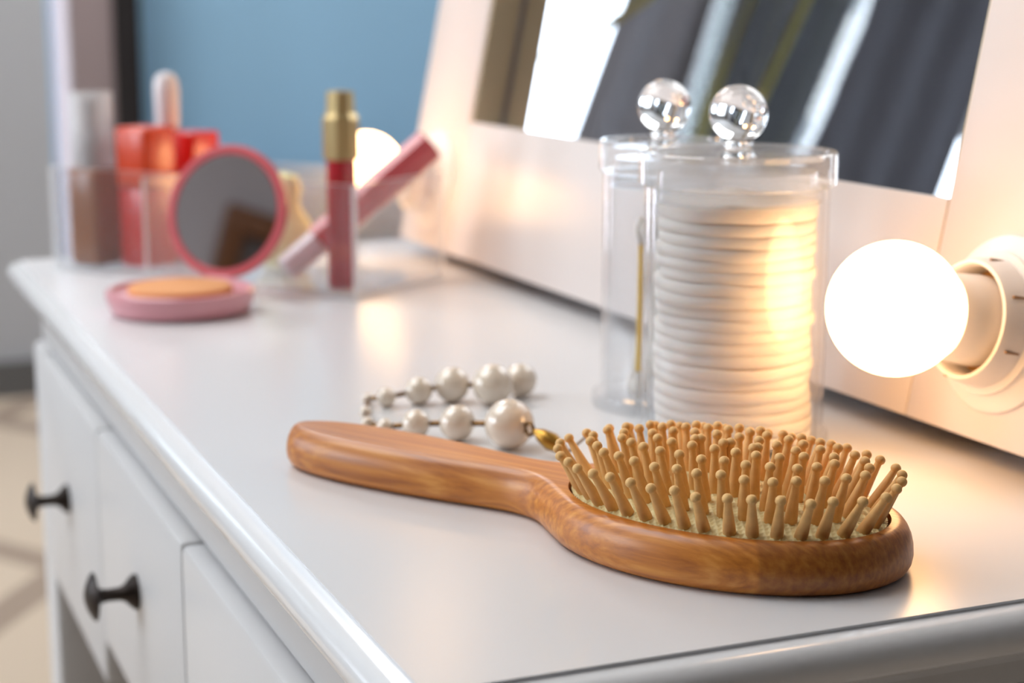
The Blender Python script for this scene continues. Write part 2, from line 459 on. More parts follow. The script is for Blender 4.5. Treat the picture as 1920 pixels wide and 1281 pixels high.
# ================================================================ VANITY TABLE
VX, VY0, VY1, VXB = 0.134, 0.381, 1.182, 0.56
van = empty('vanity_table', (0.35, 0.78, 0), (0, 0, 0), 'white painted vanity table with rounded edge and dark drawer knobs', 'table')
off = Vector((-0.35, -0.78, 0))
def slab():
    # flat top, tiny step, bull-nosed edge running round the outline
    prof = [(0.0, 0.0), (0.0006, -0.0012), (-0.0015, -0.0016), (-0.0022, -0.0016)]
    prof = [(0.000, 0.0), (0.0003, -0.0011), (-0.0018, -0.0015)]
    prof += [(-0.0018 - 0.0068 * math.sin(R(a)), -0.0015 - 0.0068 * (1 - math.cos(R(a)))) for a in range(15, 166, 15)]
    prof += [(-0.0012, -0.0152), (-0.0012, -0.0180), (0.002, -0.0190)]
    bm = NB()
    rings = []
    def ring(ins, z):
        vs = []
        r = 0.004
        x0, x1, y0, y1 = VX + ins, VXB - ins, VY0 + ins, VY1 - ins
        rr = max(0.0006, r - ins)
        for cx, cy, a0 in ((x1 - rr, y1 - rr, 0), (x0 + rr, y1 - rr, 90), (x0 + rr, y0 + rr, 180), (x1 - rr, y0 + rr, 270)):
            for k in range(7):
                a = R(a0 + 15 * k)
                vs.append(bm.verts.new((cx + rr * math.cos(a) + off.x, cy + rr * math.sin(a) + off.y, TOP + z)))
        return vs
    for ins, z in prof: rings.append(ring(ins, z))
    for a, b in zip(rings, rings[1:]):
        n = len(a)
        for i in range(n): bm.faces.new((a[i], a[(i + 1) % n], b[(i + 1) % n], b[i]))
    bm.faces.new(rings[0]); bm.faces.new(rings[-1][::-1])
    for f in bm.faces:
        if len(f.verts) == 4: f.material_index = 1
    return build('table_top', bm, [M['white'], M['edge']], van, angle=38)
slab()
BX = 0.132                       # plane of the drawer fronts
BY0, BY1, BXB = 0.412, 1.120, 0.53
g1, g2 = 0.869, 0.663
def vb(name, x0, x1, y0, y1, z0, z1, m=M['drawer'], bev=0.0015, parent=van, label=None):
    return simple(name, x0 + off.x, x1 + off.x, y0 + off.y, y1 + off.y, TOP + z0, TOP + z1, m, parent, bev=bev, label=label)
vb('apron', BX + 0.0065, BXB, BY0 + 0.002, BY1 - 0.002, -0.0425, -0.0188)
vb('back_panel', BXB - 0.016, BXB, BY0 + 0.045, BY1 - 0.045, -0.30, -0.043)
vb('side_panel', BX + 0.045, BXB - 0.045, BY0 + 0.005, BY0 + 0.021, -0.19, -0.043)
vb('side_panel', BX + 0.045, BXB - 0.045, BY1 - 0.021, BY1 - 0.005, -0.19, -0.043)
for y in (BY0, BY1 - 0.045):
    for x in (BX + 0.001, BXB - 0.045):
        vb('leg', x, x + 0.044, y, y + 0.045, -TOP, -0.043, bev=0.003)
# drawer boxes hang between the legs, each with its own front, box and knob
def knob_mesh():
    bm = NB()
    rot = Matrix.Rotation(R(-90), 4, 'Y')      # lathe axis z -> -x
    lathe(bm, [(0, 0), (0.0082, 0.0), (0.0082, 0.0016), (0.0066, 0.0035), (0.0040, 0.0058), (0.0031, 0.008), (0.0029, 0.0135),
               (0.0034, 0.0165), (0.0060, 0.0180), (0.0106, 0.0186), (0.0113, 0.0194), (0.0098, 0.0208), (0.0062, 0.0226), (0.0025, 0.0237), (0, 0.024)], 28, rot)
    me = build('knob', bm, M['knob'])
    return me
kn0 = None
fronts = [(g1 + 0.0016, BY1 - 0.047, -0.182), (g2 + 0.0016, g1 - 0.0016, -0.157), (BY0 + 0.047, g2 - 0.0016, -0.182)]
for i, (y0, y1, zb) in enumerate(fronts):
    d = vb('drawer', BX - 0.001, BX + 0.017, y0, y1, zb, -0.0440, bev=0.0028)
    vb('drawer_box', BX + 0.017, BX + 0.33, y0 + 0.008, y1 - 0.008, zb + 0.012, -0.055, m=M['curtain2'], parent=d)
    if kn0 is None:
        kn0 = knob_mesh(); k = kn0
    else:
        k = kn0.copy(); S.collection.objects.link(k)
    k.parent = d
    k.location = (BX - 0.001 + off.x, (y0 + y1) / 2 + off.y + (0.008 if i == 0 else 0.0), TOP - (0.110 if i == 0 else 0.097))
    if i == 0: k['label'] = 'dark bronze knob'
vb('divider', BX + 0.018, BXB - 0.02, g1 - 0.0008, g1 + 0.0008, -0.19, -0.043)
vb('divider', BX + 0.018, BXB - 0.02, g2 - 0.0008, g2 + 0.0008, -0.19, -0.043)
vb('rail', BX + 0.004, BX + 0.02, g2, g1 - 0.03, -0.205, -0.186)

# ================================================================ LIGHTED MIRROR
yaw = R(0.96); lean = R(11.0)
d_ = Vector((-math.sin(yaw), math.cos(yaw), 0)); n0 = Vector((d_.y, -d_.x, 0))
up = n0 * math.sin(lean) + Vector((0, 0, math.cos(lean))); nn = d_.cross(up)
MO = Vector((0.38298, 1.03465, TOP + 0.0098))
mm = Matrix((nn, d_, up)).transposed().to_4x4(); mm.translation = MO
van_m = empty('lighted_mirror', (0, 0, 0), (0, 0, 0), 'large white framed mirror leaning back on the vanity, bulbs along its sides', 'mirror')
van_m.matrix_world = mm
T = 0.050
SL0, SL1, SR0, SR1 = 0.0025, 0.0925, -0.576, -0.486
HB, HT = 0.0855, 0.80
simple('side_rail', 0, T, SL0, SL1, 0, HT, M['frame'], van_m, bev=0.0015)
simple('side_rail', 0, T, SR0, SR1 - 0.0004, 0, HT, M['frame'], van_m, bev=0.0012)
simple('bottom_rail', 0, T, SR1 + 0.0004, SL0, 0, HB, M['frame'], van_m, bev=0.0012)
simple('top_rail', 0, T, SR1 + 0.0004, SL0, HT - 0.0855, HT, M['frame'], van_m, bev=0.0012)
simple('inner_edge', 0.0015, 0.0205, SL0 - 0.0012, SL0, HB, HT - 0.0855, M['tan'], van_m, label='inner edge with warm shade painted in tan')
simple('inner_edge', 0.0015, 0.0205, SR1, SR1 + 0.0012, HB, HT - 0.0855, M['tan'], van_m, label='inner edge with warm shade painted in tan')
simple('mirror_pane', 0.0205, 0.0235, SR1 + 0.0014, SL0 - 0.0110, HB - 0.0, HT - 0.0855, M['mirror'], van_m, label='silvered mirror pane')
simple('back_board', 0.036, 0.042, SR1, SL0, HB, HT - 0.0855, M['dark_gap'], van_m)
bm = NB(); box(bm, T, T + 0.012, -0.30, -0.18, 0.05, 0.5, 0.002); build('stay', bm, M['frame'], van_m)

def holder(s, t):
    rot = Matrix.Translation((0, s, t)) @ Matrix.Rotation(R(-90), 4, 'Y')
    bm = NB()      # shallow domed rose and stepped collar
    lathe(bm, [(0.0325, 0.0), (0.0325, 0.0012), (0.031, 0.0024), (0.027, 0.0042), (0.0262, 0.0052), (0.0262, 0.0062), (0.0236, 0.0072), (0.0226, 0.0140),
               (0.0216, 0.0166), (0.0206, 0.0170), (0.0201, 0.0164), (0.0198, 0.0150), (0.0194, 0.0030), (0.0, 0.0030)], 56, rot)
    h = build('lamp_holder', bm, M['plastic2'], van_m)
    bm = NB()
    for a in (12, 52, -28, -70, 100, 150, 200):
        ca, sa = math.cos(R(a)), math.sin(R(a))
        for q in range(1):
            c = Vector((-0.0106, s + 0.02295 * ca, t + 0.02295 * sa))
            e1 = Vector((0, -sa, ca)); e2 = Vector((0, ca, sa))
            vs = []
            for (u, v, w) in [(x, y, z) for x in (-1, 1) for y in (-1, 1) for z in (-1, 1)]:
                vs.append(bm.verts.new(c + Vector((-1, 0, 0)) * 0.0034 * u + e1 * 0.0004 * v + e2 * 0.0005 * w))
            for f in ((0, 1, 3, 2), (4, 6, 7, 5), (0, 4, 5, 1), (2, 3, 7, 6), (0, 2, 6, 4), (1, 5, 7, 3)):
                bm.faces.new([vs[i] for i in f])
    build('vent_slot', bm, M['slot'], h, smooth=False, label='small slots moulded into the collar')
    bm = NB()
    lathe(bm, [(0.0150, 0.0032), (0.0190, 0.0032), (0.0190, 0.0058), (0.0150, 0.0058)], 40, rot, close=True)
    build('contact_ring', bm, M['metal_in'], h)
    return h

def bulb(s, t, label):
    P = mm @ Vector((0, s, t))
    rotm = mm.to_3x3().to_4x4() @ Matrix.Rotation(R(-90), 4, 'Y')
    e = empty('light_bulb', P, rotm.to_euler(), label, 'bulb')
    RB = 0.0239; zc = 0.0476
    th = 38
    bm = NB()
    prof = [(RB * math.sin(R(a)), zc + RB * math.cos(R(a))) for a in range(0, 180 - th + 1, 4)]
    prof[0] = (0, zc + RB)
    rn, zn = prof[-1]
    prof += [(rn - 0.0004, zn - 0.0006), (0.006, zn - 0.0006), (0, zn - 0.0006)]
    lathe(bm, prof, 56); build('globe', bm, M['globe'], e, label='glowing frosted globe')
    bm = NB()
    lathe(bm, [(0, zn - 0.0009), (rn + 0.0004, zn - 0.0009), (rn + 0.0002, zn - 0.003), (0.0160, 0.0200), (0.0166, 0.0130), (0.0164, 0.0100), (0.0158, 0.0095), (0.0, 0.0095)][::-1], 48)
    build('neck', bm, M['plastic'], e)
    bm = NB(); lathe(bm, [(0, 0.0034), (0.0115, 0.0034), (0.0125, 0.0050), (0.0125, 0.0090), (0, 0.0090)], 32)
    build('screw_cap', bm, M['metal_in'], e)
    return e
holder(-0.5300, 0.0435); holder(0.047, 0.0435); holder(-0.5300, 0.2635); holder(0.047, 0.2635)
bulb(-0.5300, 0.0435, 'large glowing round bulb beside the cotton pad jar')
bulb(0.047, 0.0435, 'small distant glowing bulb behind the gold-capped lip gloss')
tag(bulb(-0.5300, 0.2635, 'upper glowing bulb on the near side of the mirror, above the large one'), cat='bulb')
tag(bulb(0.047, 0.2635, 'upper glowing bulb on the far side of the mirror, above the distant one'), cat='bulb')

# ================================================================ HAIRBRUSH
ang = R(-58)
br = empty('hair_brush', (0.1642, 0.6075, TOP), (0, 0, ang), 'bamboo paddle hairbrush lying bristles up at the table edge', 'hairbrush')
HWID = [(-0.002, 0.0), (-0.001, 0.0042), (0.003, 0.0080), (0.010, 0.0117), (0.021, 0.0142), (0.032, 0.0154), (0.045, 0.0156), (0.060, 0.0150),
        (0.075, 0.0138), (0.088, 0.0121), (0.098, 0.0111), (0.106, 0.0110), (0.113, 0.0125), (0.119, 0.0158), (0.125, 0.0208)]
ca, cb, cx = 0.0600, 0.0432, 0.1795
head = []
for i in range(0, 60):
    a = R(150 - i * 150 / 60)
    x = cx + ca * math.cos(a)
    if x > 0.1305: head.append((x, cb * math.sin(a)))
HWID2 = HWID + head
def catmull(pts, n):
    out = []
    for i in range(len(pts) - 1):
        p0 = pts[max(i - 1, 0)]; p1 = pts[i]; p2 = pts[i + 1]; p3 = pts[min(i + 2, len(pts) - 1)]
        for k in range(n):
            t = k / n
            out.append(tuple(0.5 * (2 * p1[j] + (p2[j] - p0[j]) * t + (2 * p0[j] - 5 * p1[j] + 4 * p2[j] - p3[j]) * t * t + (3 * p1[j] - p0[j] - 3 * p2[j] + p3[j]) * t ** 3) for j in (0, 1)))
    out.append(pts[-1]); return out
upper = catmull(HWID, 3)[:-1] + catmull([HWID[-1]] + head, 1)
upper[0] = (-0.002, 0.0)
outline = upper + [(cx + ca, 0.0)] + [(x, -y) for x, y in reversed(upper[1:])]
# resample evenly
def resample(pts, n):
    P = [Vector((x, y)) for x, y in pts]; P.append(P[0])
    L = [0]
    for a, b in zip(P, P[1:]): L.append(L[-1] + (b - a).length)
    out = []; j = 0
    for i in range(n):
        s = L[-1] * i / n
        while L[j + 1] < s: j += 1
        f = (s - L[j]) / max(1e-9, L[j + 1] - L[j]); out.append(P[j].lerp(P[j + 1], f))
    return out
OUT = resample(outline, 260)
for _ in range(3): OUT = [(OUT[i - 1] + OUT[i] * 2 + OUT[(i + 1) % len(OUT)]) / 4 for i in range(len(OUT))]
def inset(pts, dist):
    n = len(pts); out = []
    for i in range(n):
        t = (pts[(i + 2) % n] - pts[i - 2]).normalized()
        out.append(pts[i] + Vector((-t.y, t.x)) * (-dist) * SGN)
    return out
area2 = sum(OUT[i - 1].x * OUT[i].y - OUT[i].x * OUT[i - 1].y for i in range(len(OUT)))
SGN = 1 if area2 < 0 else -1
HH = 0.0155
bm = NB()
prof = [(0.0045, 0.0), (0.0030, 0.0003), (0.0014, 0.0014), (0.0004, 0.0032), (0.0, 0.0055), (0.0002, 0.0085), (0.0008, 0.0110), (0.0018, 0.0132), (0.0030, 0.0147), (0.0042, 0.0154), (0.0054, HH)]
rings = [[bm.verts.new((p.x, p.y, z)) for p in inset(OUT, i)] for i, z in prof]
for a, b in zip(rings, rings[1:]):
    n = len(a)
    for i in range(n): bm.faces.new((a[i], a[(i + 1) % n], b[(i + 1) % n], b[i]))
bm.faces.new(rings[0][::-1])
PA, PB, PC = 0.0530, 0.0362, 0.1795
hole = [bm.verts.new((PC + PA * math.cos(2 * PI * i / 96), PB * math.sin(2 * PI * i / 96), HH)) for i in range(96)]
ed = [bm.edges.new((hole[i], hole[(i + 1) % 96])) for i in range(96)]
top_e = [bm.edges.get((rings[-1][i], rings[-1][(i + 1) % len(OUT)])) for i in range(len(OUT))]
bmesh.ops.triangle_fill(bm, use_beauty=True, use_dissolve=False, edges=ed + top_e)
low = [bm.verts.new((PC + (PA - 0.0004) * math.cos(2 * PI * i / 96), (PB - 0.0004) * math.sin(2 * PI * i / 96), HH - 0.004)) for i in range(96)]
for i in range(96): bm.faces.new((hole[i], hole[(i + 1) % 96], low[(i + 1) % 96], low[i]))
bm.faces.new(low)
build('wooden_body', bm, M['bamboo'], br, angle=40)

# ribbed rubber cushion: domed, with a raised diamond lattice
def dome(x, y):
    q = min(1.0, ((x - PC) / PA) ** 2 + (y / PB) ** 2)
    return HH - 0.0014 + 0.0052 * (1 - q ** 1.5)
bm = NB(); st_ = 0.00028; nx = int(2 * PA / st_); ny = int(2 * PB / st_)
grid = {}
pa2, pb2 = PA - 0.0009, PB - 0.0009
for i in range(nx + 1):
    for j in range(ny + 1):
        x = PC - PA + i * st_; y = -PB + j * st_
        if ((x - PC) / pa2) ** 2 + (y / pb2) ** 2 <= 1.0:
            u = (x * 0.8 + y * 0.6) / 0.0019; v = (x * 0.8 - y * 0.6) / 0.0019
            du = abs(u - round(u)); dv = abs(v - round(v))
            h = 0.0005 * max(max(0, 1 - du / 0.3), max(0, 1 - dv / 0.3))
            grid[i, j] = bm.verts.new((x, y, dome(x, y) + h))
for (i, j), v in grid.items():
    if (i + 1, j) in grid and (i, j + 1) in grid and (i + 1, j + 1) in grid:
        bm.faces.new((v, grid[i + 1, j], grid[i + 1, j + 1], grid[i, j + 1]))
build('cushion', bm, M['pad'], br, angle=80, label='cream rubber cushion with diamond lattice')

# wooden pins in oval rings, leaning outwards
def pin_mesh():
    bm = NB()
    lathe(bm, [(0, -0.0006), (0.00175, -0.0006), (0.0018, 0.0004), (0.00172, 0.0030), (0.00142, 0.0070), (0.00110, 0.0110), (0.00100, 0.0128)]
          + [(0.0015 * math.sin(R(a)), 0.01395 + 0.0015 * math.cos(R(a))) for a in (136, 115, 95, 75, 55, 35, 16)] + [(0, 0.01545)], 14)
    return build('pin', bm, M['pin'], angle=50)
pin0 = pin_mesh(); first = True
rings_def = [(0.0490, 0.0320, 38, 31), (0.0408, 0.0238, 31, 20), (0.0325, 0.0156, 24, 13), (0.0240, 0.0074, 16, 7), (0.0130, 0.0008, 6, 2)]
for (ra, rb, n, tilt) in rings_def:
    # even spacing along the ellipse
    pts = [Vector((ra * math.cos(2 * PI * k / 400), rb * math.sin(2 * PI * k / 400))) for k in range(401)]
    L = [0]
    for a, b in zip(pts, pts[1:]): L.append(L[-1] + (b - a).length)
    j = 0; ph = random.random() * 0.6
    for k in range(n):
        s = (L[-1] * (k + ph) / n) % L[-1]
        j = 0
        while L[j + 1] < s: j += 1
        p = pts[j]
        x, y = PC + p.x + random.uniform(-.0003, .0003), p.y + random.uniform(-.0003, .0003)
        out = Vector((p.x / PA ** 1.6, p.y / PB ** 1.6, 0))
        out = out.normalized() if out.length > 0 else Vector((1, 0, 0))
        tl = R(tilt + random.uniform(-2.5, 2.5))
        dr = (out * math.sin(tl) + Vector((random.uniform(-.03, .03), random.uniform(-.03, .03), math.cos(tl)))).normalized()
        if first: o = pin0; first = False
        else:
            o = pin0.copy(); S.collection.objects.link(o)
        o.parent = br; o.location = (x, y, dome(x, y)); o.scale = (1.1, 1.1, 1.03)
        o.rotation_euler = dr.to_track_quat('Z', 'Y').to_euler()

# ================================================================ PEARL BRACELET
pb = empty('pearl_bracelet', (0.245, 0.64, TOP), (0, 0, 0), 'white pearl bracelet with bronze links curled behind the brush handle', 'bracelet')
PO = Vector((0.245, 0.64, 0))
pearls = [(0.2500, 0.5954, 0.0095), (0.2307, 0.6143, 0.0070), (0.2173, 0.6243, 0.0056), (0.2073, 0.6327, 0.0034), (0.2035, 0.6425, 0.0026),
          (0.2095, 0.6900, 0.0026), (0.2215, 0.6850, 0.0026), (0.2235, 0.6797, 0.0041), (0.2376, 0.6788, 0.0059), (0.2522, 0.6773, 0.0075), (0.2664, 0.6664, 0.0086), (0.2830, 0.6760, 0.0072)]
pearls[0] = (0.2448, 0.5954, 0.0095)
pearls[4] = (0.2040, 0.6450, 0.0026)
pearls[5] = (0.2090, 0.6630, 0.0026)
pearls[6] = (0.2175, 0.6870, 0.0024)
bm = NB(); lathe(bm, [(0, -1)] + [(math.cos(R(a)), math.sin(R(a))) for a in range(-80, 81, 8)] + [(0, 1)], 40)
ps = build('pearl', bm, M['pearl'], pb)
first = True
for (x, y, r) in pearls:
    if first: o = ps; first = False
    else: o = ps.copy(); S.collection.objects.link(o)
    o.parent = pb; o.location = (x - PO.x, y - PO.y, r); o.scale = (r, r, r)
for (a, b) in zip(pearls, pearls[1:]):
    A = Vector((a[0] - PO.x, a[1] - PO.y, a[2])); B = Vector((b[0] - PO.x, b[1] - PO.y, b[2]))
    D = (B - A); L = D.length; D.normalize()
    A2 = A + D * a[2] * 0.96; B2 = B - D * b[2] * 0.96
    if (B2 - A2).length < 0.0006 or D.dot(B2 - A2) <= 0: continue
    bm = NB(); mid = (A2 + B2) / 2
    tube(bm, [A2, A2.lerp(B2, .2), mid, A2.lerp(B2, .8), B2], [0.0006, 0.0012, 0.0010, 0.0012, 0.0006], 10)
    build('link', bm, M['bronze'], pb)
# bronze loop and leaf-shaped charm next to the largest pearl
c0 = Vector((0.2448, 0.5954, 0.0095)) - PO
dirc = (Vector((0.2515, 0.5740, 0.010)) - Vector((0.2448, 0.5954, 0.0095))).normalized()
bm = NB()
ctr = c0 + dirc * 0.0118
pts = [ctr + dirc * 0.0024 * math.cos(R(a)) + Vector((0, 0, 1)) * 0.0024 * math.sin(R(a)) for a in range(0, 361, 24)]
tube(bm, pts, 0.0007, 8, cap=False); build('loop', bm, M['bronze'], pb)
bm = NB()
a0 = c0 + dirc * 0.0142 + Vector((0, 0, 0.0)); a1 = Vector((0.2585, 0.5700, 0.0026)) - PO
tube(bm, [a0, a0.lerp(a1, .2), a0.lerp(a1, .5), a0.lerp(a1, .8), a1], [0.0006, 0.0026, 0.0036, 0.0022, 0.0006], 12)
build('charm', bm, M['gold_leaf'], pb, label='gold leaf-shaped charm')
bm = NB(); q0 = a1 + Vector((0.0, 0.0, 0.001)); q1 = Vector((0.2630, 0.5600, 0.0130)) - PO
tube(bm, [q0, q0.lerp(q1, .5), q1], [0.0005, 0.0005, 0.0003], 8); build('clasp_pin', bm, M['bronze'], pb)

# ================================================================ JARS
def jar(x, y, RL, RB_, RF, H, label, name='acrylic_jar'):
    e = empty(name, (x, y, TOP), (0, 0, 0), label, 'jar')
    w = 0.0022
    bm = NB()
    lathe(bm, [(RF, 0.0), (RF + 0.0004, 0.0008), (RF + 0.0004, 0.0045), (RF, 0.0056), (RB_, 0.0060), (RB_, H - 0.0135), (RB_ - w, H - 0.0135), (RB_ - w, 0.0030), (0, 0.0030)], 72)
    # underside
    lathe(bm, [(0, 0.0), (RF, 0.0)], 72)
    bmesh.ops.remove_doubles(bm, verts=bm.verts, dist=1e-6)
    build('jar_body', bm, M['clear'], e, label='clear jar body')
    ld = NB()
    zt = H
    lathe(ld, [(0, zt - 0.0030), (RL - 0.0050, zt - 0.0030), (RL - 0.0042, zt - 0.0008), (RL - 0.0030, zt), (RL - 0.0006, zt), (RL, zt - 0.0008), (RL, zt - 0.0120), (RB_ + 0.0004, zt - 0.0132),
               (RB_ - w - 0.0006, zt - 0.0132), (RB_ - w - 0.0006, zt - 0.0190), (RB_ - w - 0.0028, zt - 0.0190), (RB_ - w - 0.0028, zt - 0.0075), (0, zt - 0.0075)], 72)
    l = build('lid', ld, M['lidclear'], e)
    kb = NB(); rk = 0.0110; zc = zt + 0.0135
    prof = [(0.0, zt - 0.0026), (0.0074, zt - 0.0026), (0.0062, zt - 0.001), (0.0054, zt + 0.0015), (0.0056, zt + 0.0034)]
    a0 = math.degrees(math.asin(0.0062 / rk))
    prof += [(rk * math.sin(R(a)), zc - rk * math.cos(R(a))) for a in [a0 + (180 - a0) * k / 22 for k in range(22)]] + [(0, zc + rk)]
    lathe(kb, prof, 48)
    build('lid_knob', kb, M['glass'], l, label='clear ball knob')
    return e
JF = (0.3289, 0.5738); JL = (0.3328, 0.6415)
jar(JF[0], JF[1], 0.0373, 0.0350, 0.0366, 0.1126, 'clear acrylic jar filled with a stack of cotton pads', 'cotton_pad_jar')
jar(JL[0], JL[1], 0.0266, 0.0250, 0.0284, 0.1118, 'narrower clear acrylic jar of cotton swabs behind the pad jar', 'cotton_swab_jar')

# cotton pads: each disc its own object
def pad_bm(seed, top=False):
    bm = NB(); n = 56; h = 0.00438 if not top else 0.0062; rr = 0.0300
    rows = []
    prof = [(0.0, -h / 2), (0.6, -h / 2), (0.975, -h / 2), (0.996, -h * .40), (1.0, 0.0), (0.996, h * .40), (0.975, h / 2), (0.6, h / 2), (0.0, h / 2)]
    rng = random.Random(seed)
    for r_, z in prof:
        row = []
        for i in range(n):
            a = 2 * PI * i / n
            w = noise.noise(Vector((math.cos(a) * 1.6, math.sin(a) * 1.6, seed * 3.1)))
            rad = rr * r_ * (1 + 0.035 * w * (r_ > .5))
            zz = z + (0.0007 * noise.noise(Vector((math.cos(a) * 2.2 * r_, math.sin(a) * 2.2 * r_, seed * 1.7))) if r_ > .5 else 0)
            if top and z > 0: zz += 0.004 * (0.5 + noise.noise(Vector((math.cos(a) * 2.0 * r_, math.sin(a) * 2.0 * r_, 4.2)))) * (0.4 + 0.6 * (1 - r_))
            row.append(bm.verts.new((rad * math.cos(a), rad * math.sin(a), zz)) if r_ > 0 else None)
        if r_ == 0: row = [bm.verts.new((0, 0, z + (0.003 if top and z > 0 else 0)))]
        rows.append(row)
    for a, b in zip(rows, rows[1:]):
        for i in range(n):
            j = (i + 1) % n
            if len(a) == 1: bm.faces.new((a[0], b[j], b[i]))
            elif len(b) == 1: bm.faces.new((a[i], a[j], b[0]))
            else: bm.faces.new((a[i], a[j], b[j], b[i]))
    return bm
NP = 20; protos = []
z = 0.0032 + 0.0023
for k in range(NP):
    top = k == NP - 1
    if k < 5 or top:
        o = build('cotton_pad', pad_bm(k + 1, top), M['cotton'], angle=70)
        if not top: protos.append(o)
    else:
        o = protos[k % 5].copy(); S.collection.objects.link(o)
    if top: z += 0.0012
    o.location = (JF[0] + random.uniform(-.0009, .0009), JF[1] + random.uniform(-.0009, .0009), TOP + z)
    o.rotation_euler = (random.uniform(-.006, .006), random.uniform(-.006, .006), random.uniform(0, 6.28))
    z += 0.00443
    ordn = ['topmost', 'first', 'second', 'third', 'fourth', 'fifth', 'sixth', 'seventh', 'eighth', 'ninth', 'tenth', 'eleventh', 'twelfth', 'thirteenth', 'fourteenth', 'fifteenth', 'sixteenth', 'seventeenth', 'eighteenth', 'nineteenth'][NP - 1 - k]
    tag(o, 'cotton pad in the wide clear jar, ' + ordn + ' below the fluffy top one', 'cotton pad', 'cotton pads stacked in the jar')
    if top: o['label'] = 'fluffy topmost cotton pad of the stack in the wide jar'
    if k == 0: o['label'] = 'lowest cotton pad resting on the bottom of the wide jar'

# cotton swabs
def swab_bm():
    bm = NB(); Lh = 0.077
    lathe(bm, [(0, 0.004), (0.0011, 0.004), (0.0011, Lh - 0.004), (0, Lh - 0.004)], 10, mi=0)
    for z0, s in ((0.0, 1), (Lh, -1)):
        lathe(bm, [(0, z0), (0.0016, z0 + s * 0.0012), (0.0030, z0 + s * 0.004), (0.0029, z0 + s * 0.007), (0.0016, z0 + s * 0.0105), (0.0010, z0 + s * 0.0122)][::s], 12, mi=1)
    return bm
sw_y = None; sw_w = None
for k, (a, r, lean_, la) in enumerate([(200, .0135, 7, 60), (235, .0150, 5, 100), (160, .0120, 6, 340), (270, .0100, 8, 200), (300, .0145, 5, 150), (30, .0120, 6, 260), (90, .0140, 5, 300), (350, .0080, 4, 120), (120, .0060, 7, 30), (330, .0150, 3, 150)]):
    y_ = k == 0
    if y_: o = sw_y = build('cotton_swab', swab_bm(), [M['swab_yellow'], M['cotton']])
    elif sw_w is None: o = sw_w = build('cotton_swab', swab_bm(), [M['swab_white'], M['cotton']])
    else: o = sw_w.copy(); S.collection.objects.link(o)
    o.location = (JL[0] + r * math.cos(R(a)), JL[1] + r * math.sin(R(a)), TOP + 0.0036)
    dr = Vector((math.sin(R(lean_)) * math.cos(R(la)), math.sin(R(lean_)) * math.sin(R(la)), math.cos(R(lean_))))
    o.rotation_euler = dr.to_track_quat('Z', 'Y').to_euler()
    tag(o, 'white cotton swab standing in the narrow clear jar', 'cotton swab', 'cotton swabs in the narrow jar')
    if y_: o['label'] = 'cotton swab with yellow stem leaning in the narrow jar'

# ================================================================ COMPACT
CP = Vector((0.1922, 0.9443, TOP))
hd = R(45)     # azimuth of the hinge
cp = empty('powder_compact', CP, (0, 0, R(46)), 'open round pink powder compact with raised mirror lid', 'compact')
bm = NB(); lathe(bm, [(0, 0), (0.034, 0), (0.0375, 0.0012), (0.0395, 0.0055), (0.0408, 0.0100), (0.0405, 0.0125), (0.0392, 0.0134), (0.0375, 0.0132), (0.0365, 0.0110), (0, 0.0110)], 64)
build('case', bm, M['pink_pale'], cp, label='pale pink glossy case')
bm = NB(); lathe(bm, [(0, 0.0111), (0.0285, 0.0111), (0.0285, 0.0137), (0.027, 0.0149), (0, 0.0155)], 56); build('powder', bm, M['powder'], cp, label='peach pressed powder')
# lid: local +x is the hinge direction
LR = 0.0388
lid_m = Matrix.Translation((0.0430, 0, 0.0110)) @ Matrix.Rotation(R(15), 4, 'Y') @ Matrix.Translation((0, 0, LR + 0.0008)) @ Matrix.Rotation(R(-90), 4, 'Y')
bm = NB(); lathe(bm, [(0, -0.0045), (0.030, -0.0042), (LR - 0.001, -0.0020), (LR, 0.0005), (LR, 0.0025), (LR - 0.0010, 0.0034), (LR - 0.0050, 0.0034), (LR - 0.0056, 0.0022), (0, 0.0022)], 64, lid_m)
ldc = build('lid', bm, M['pink'], cp, label='pink lid rim')
bm = NB(); lathe(bm, [(0, 0.0023), (LR - 0.0058, 0.0023), (LR - 0.0058, 0.0027), (0, 0.0027)], 64, lid_m); build('mirror_disc', bm, M['silver'], ldc, label='small round mirror')
bm = NB(); tube(bm, [(0.0410, -0.008, 0.0122), (0.0410, 0.008, 0.0122)], 0.0018, 12); build('hinge', bm, M['pink_pale'], cp)

# ================================================================ ACRYLIC ORGANISER AND MAKE-UP
a_ = R(127); e1 = Vector((math.cos(a_), math.sin(a_), 0)); e2 = Vector((e1.y, -e1.x, 0))
BO = Vector((0.2908, 0.9400, TOP))
og = empty('acrylic_organizer', BO, (0, 0, R(37)), 'clear acrylic make-up tray holding bottles and lip gloss', 'organizer')
BL, BW, BH, th = 0.236, 0.095, 0.066, 0.0034
def panel(name, x0, x1, y0, y1, z0, z1):
    bm = NB(); fs = box(bm, x0, x1, y0, y1, z0, z1)
    dims = (x1 - x0, y1 - y0, z1 - z0); thin = min(dims); ax = dims.index(thin)
    bm.normal_update()
    for f in bm.faces:
        f.material_index = 0 if abs(f.normal[ax]) > .9 else 1
    return build(name, bm, [M['clear'], M['acryl_edge']], og, smooth=False)
panel('panel', 0, BW, 0, BL, 0, th)
panel('panel', 0, th, 0, BL, th, BH); panel('panel', BW - th, BW, 0, BL, th, BH)
panel('panel', th, BW - th, 0, th, th, BH); panel('panel', th, BW - th, BL - th, BL, th, BH)
panel('divider', th, BW - th, 0.158, 0.158 + th, th, BH - 0.004)
def inbox(x, y, z=th): return BO + e2 * x + e1 * y + Vector((0, 0, z + 0.0002))

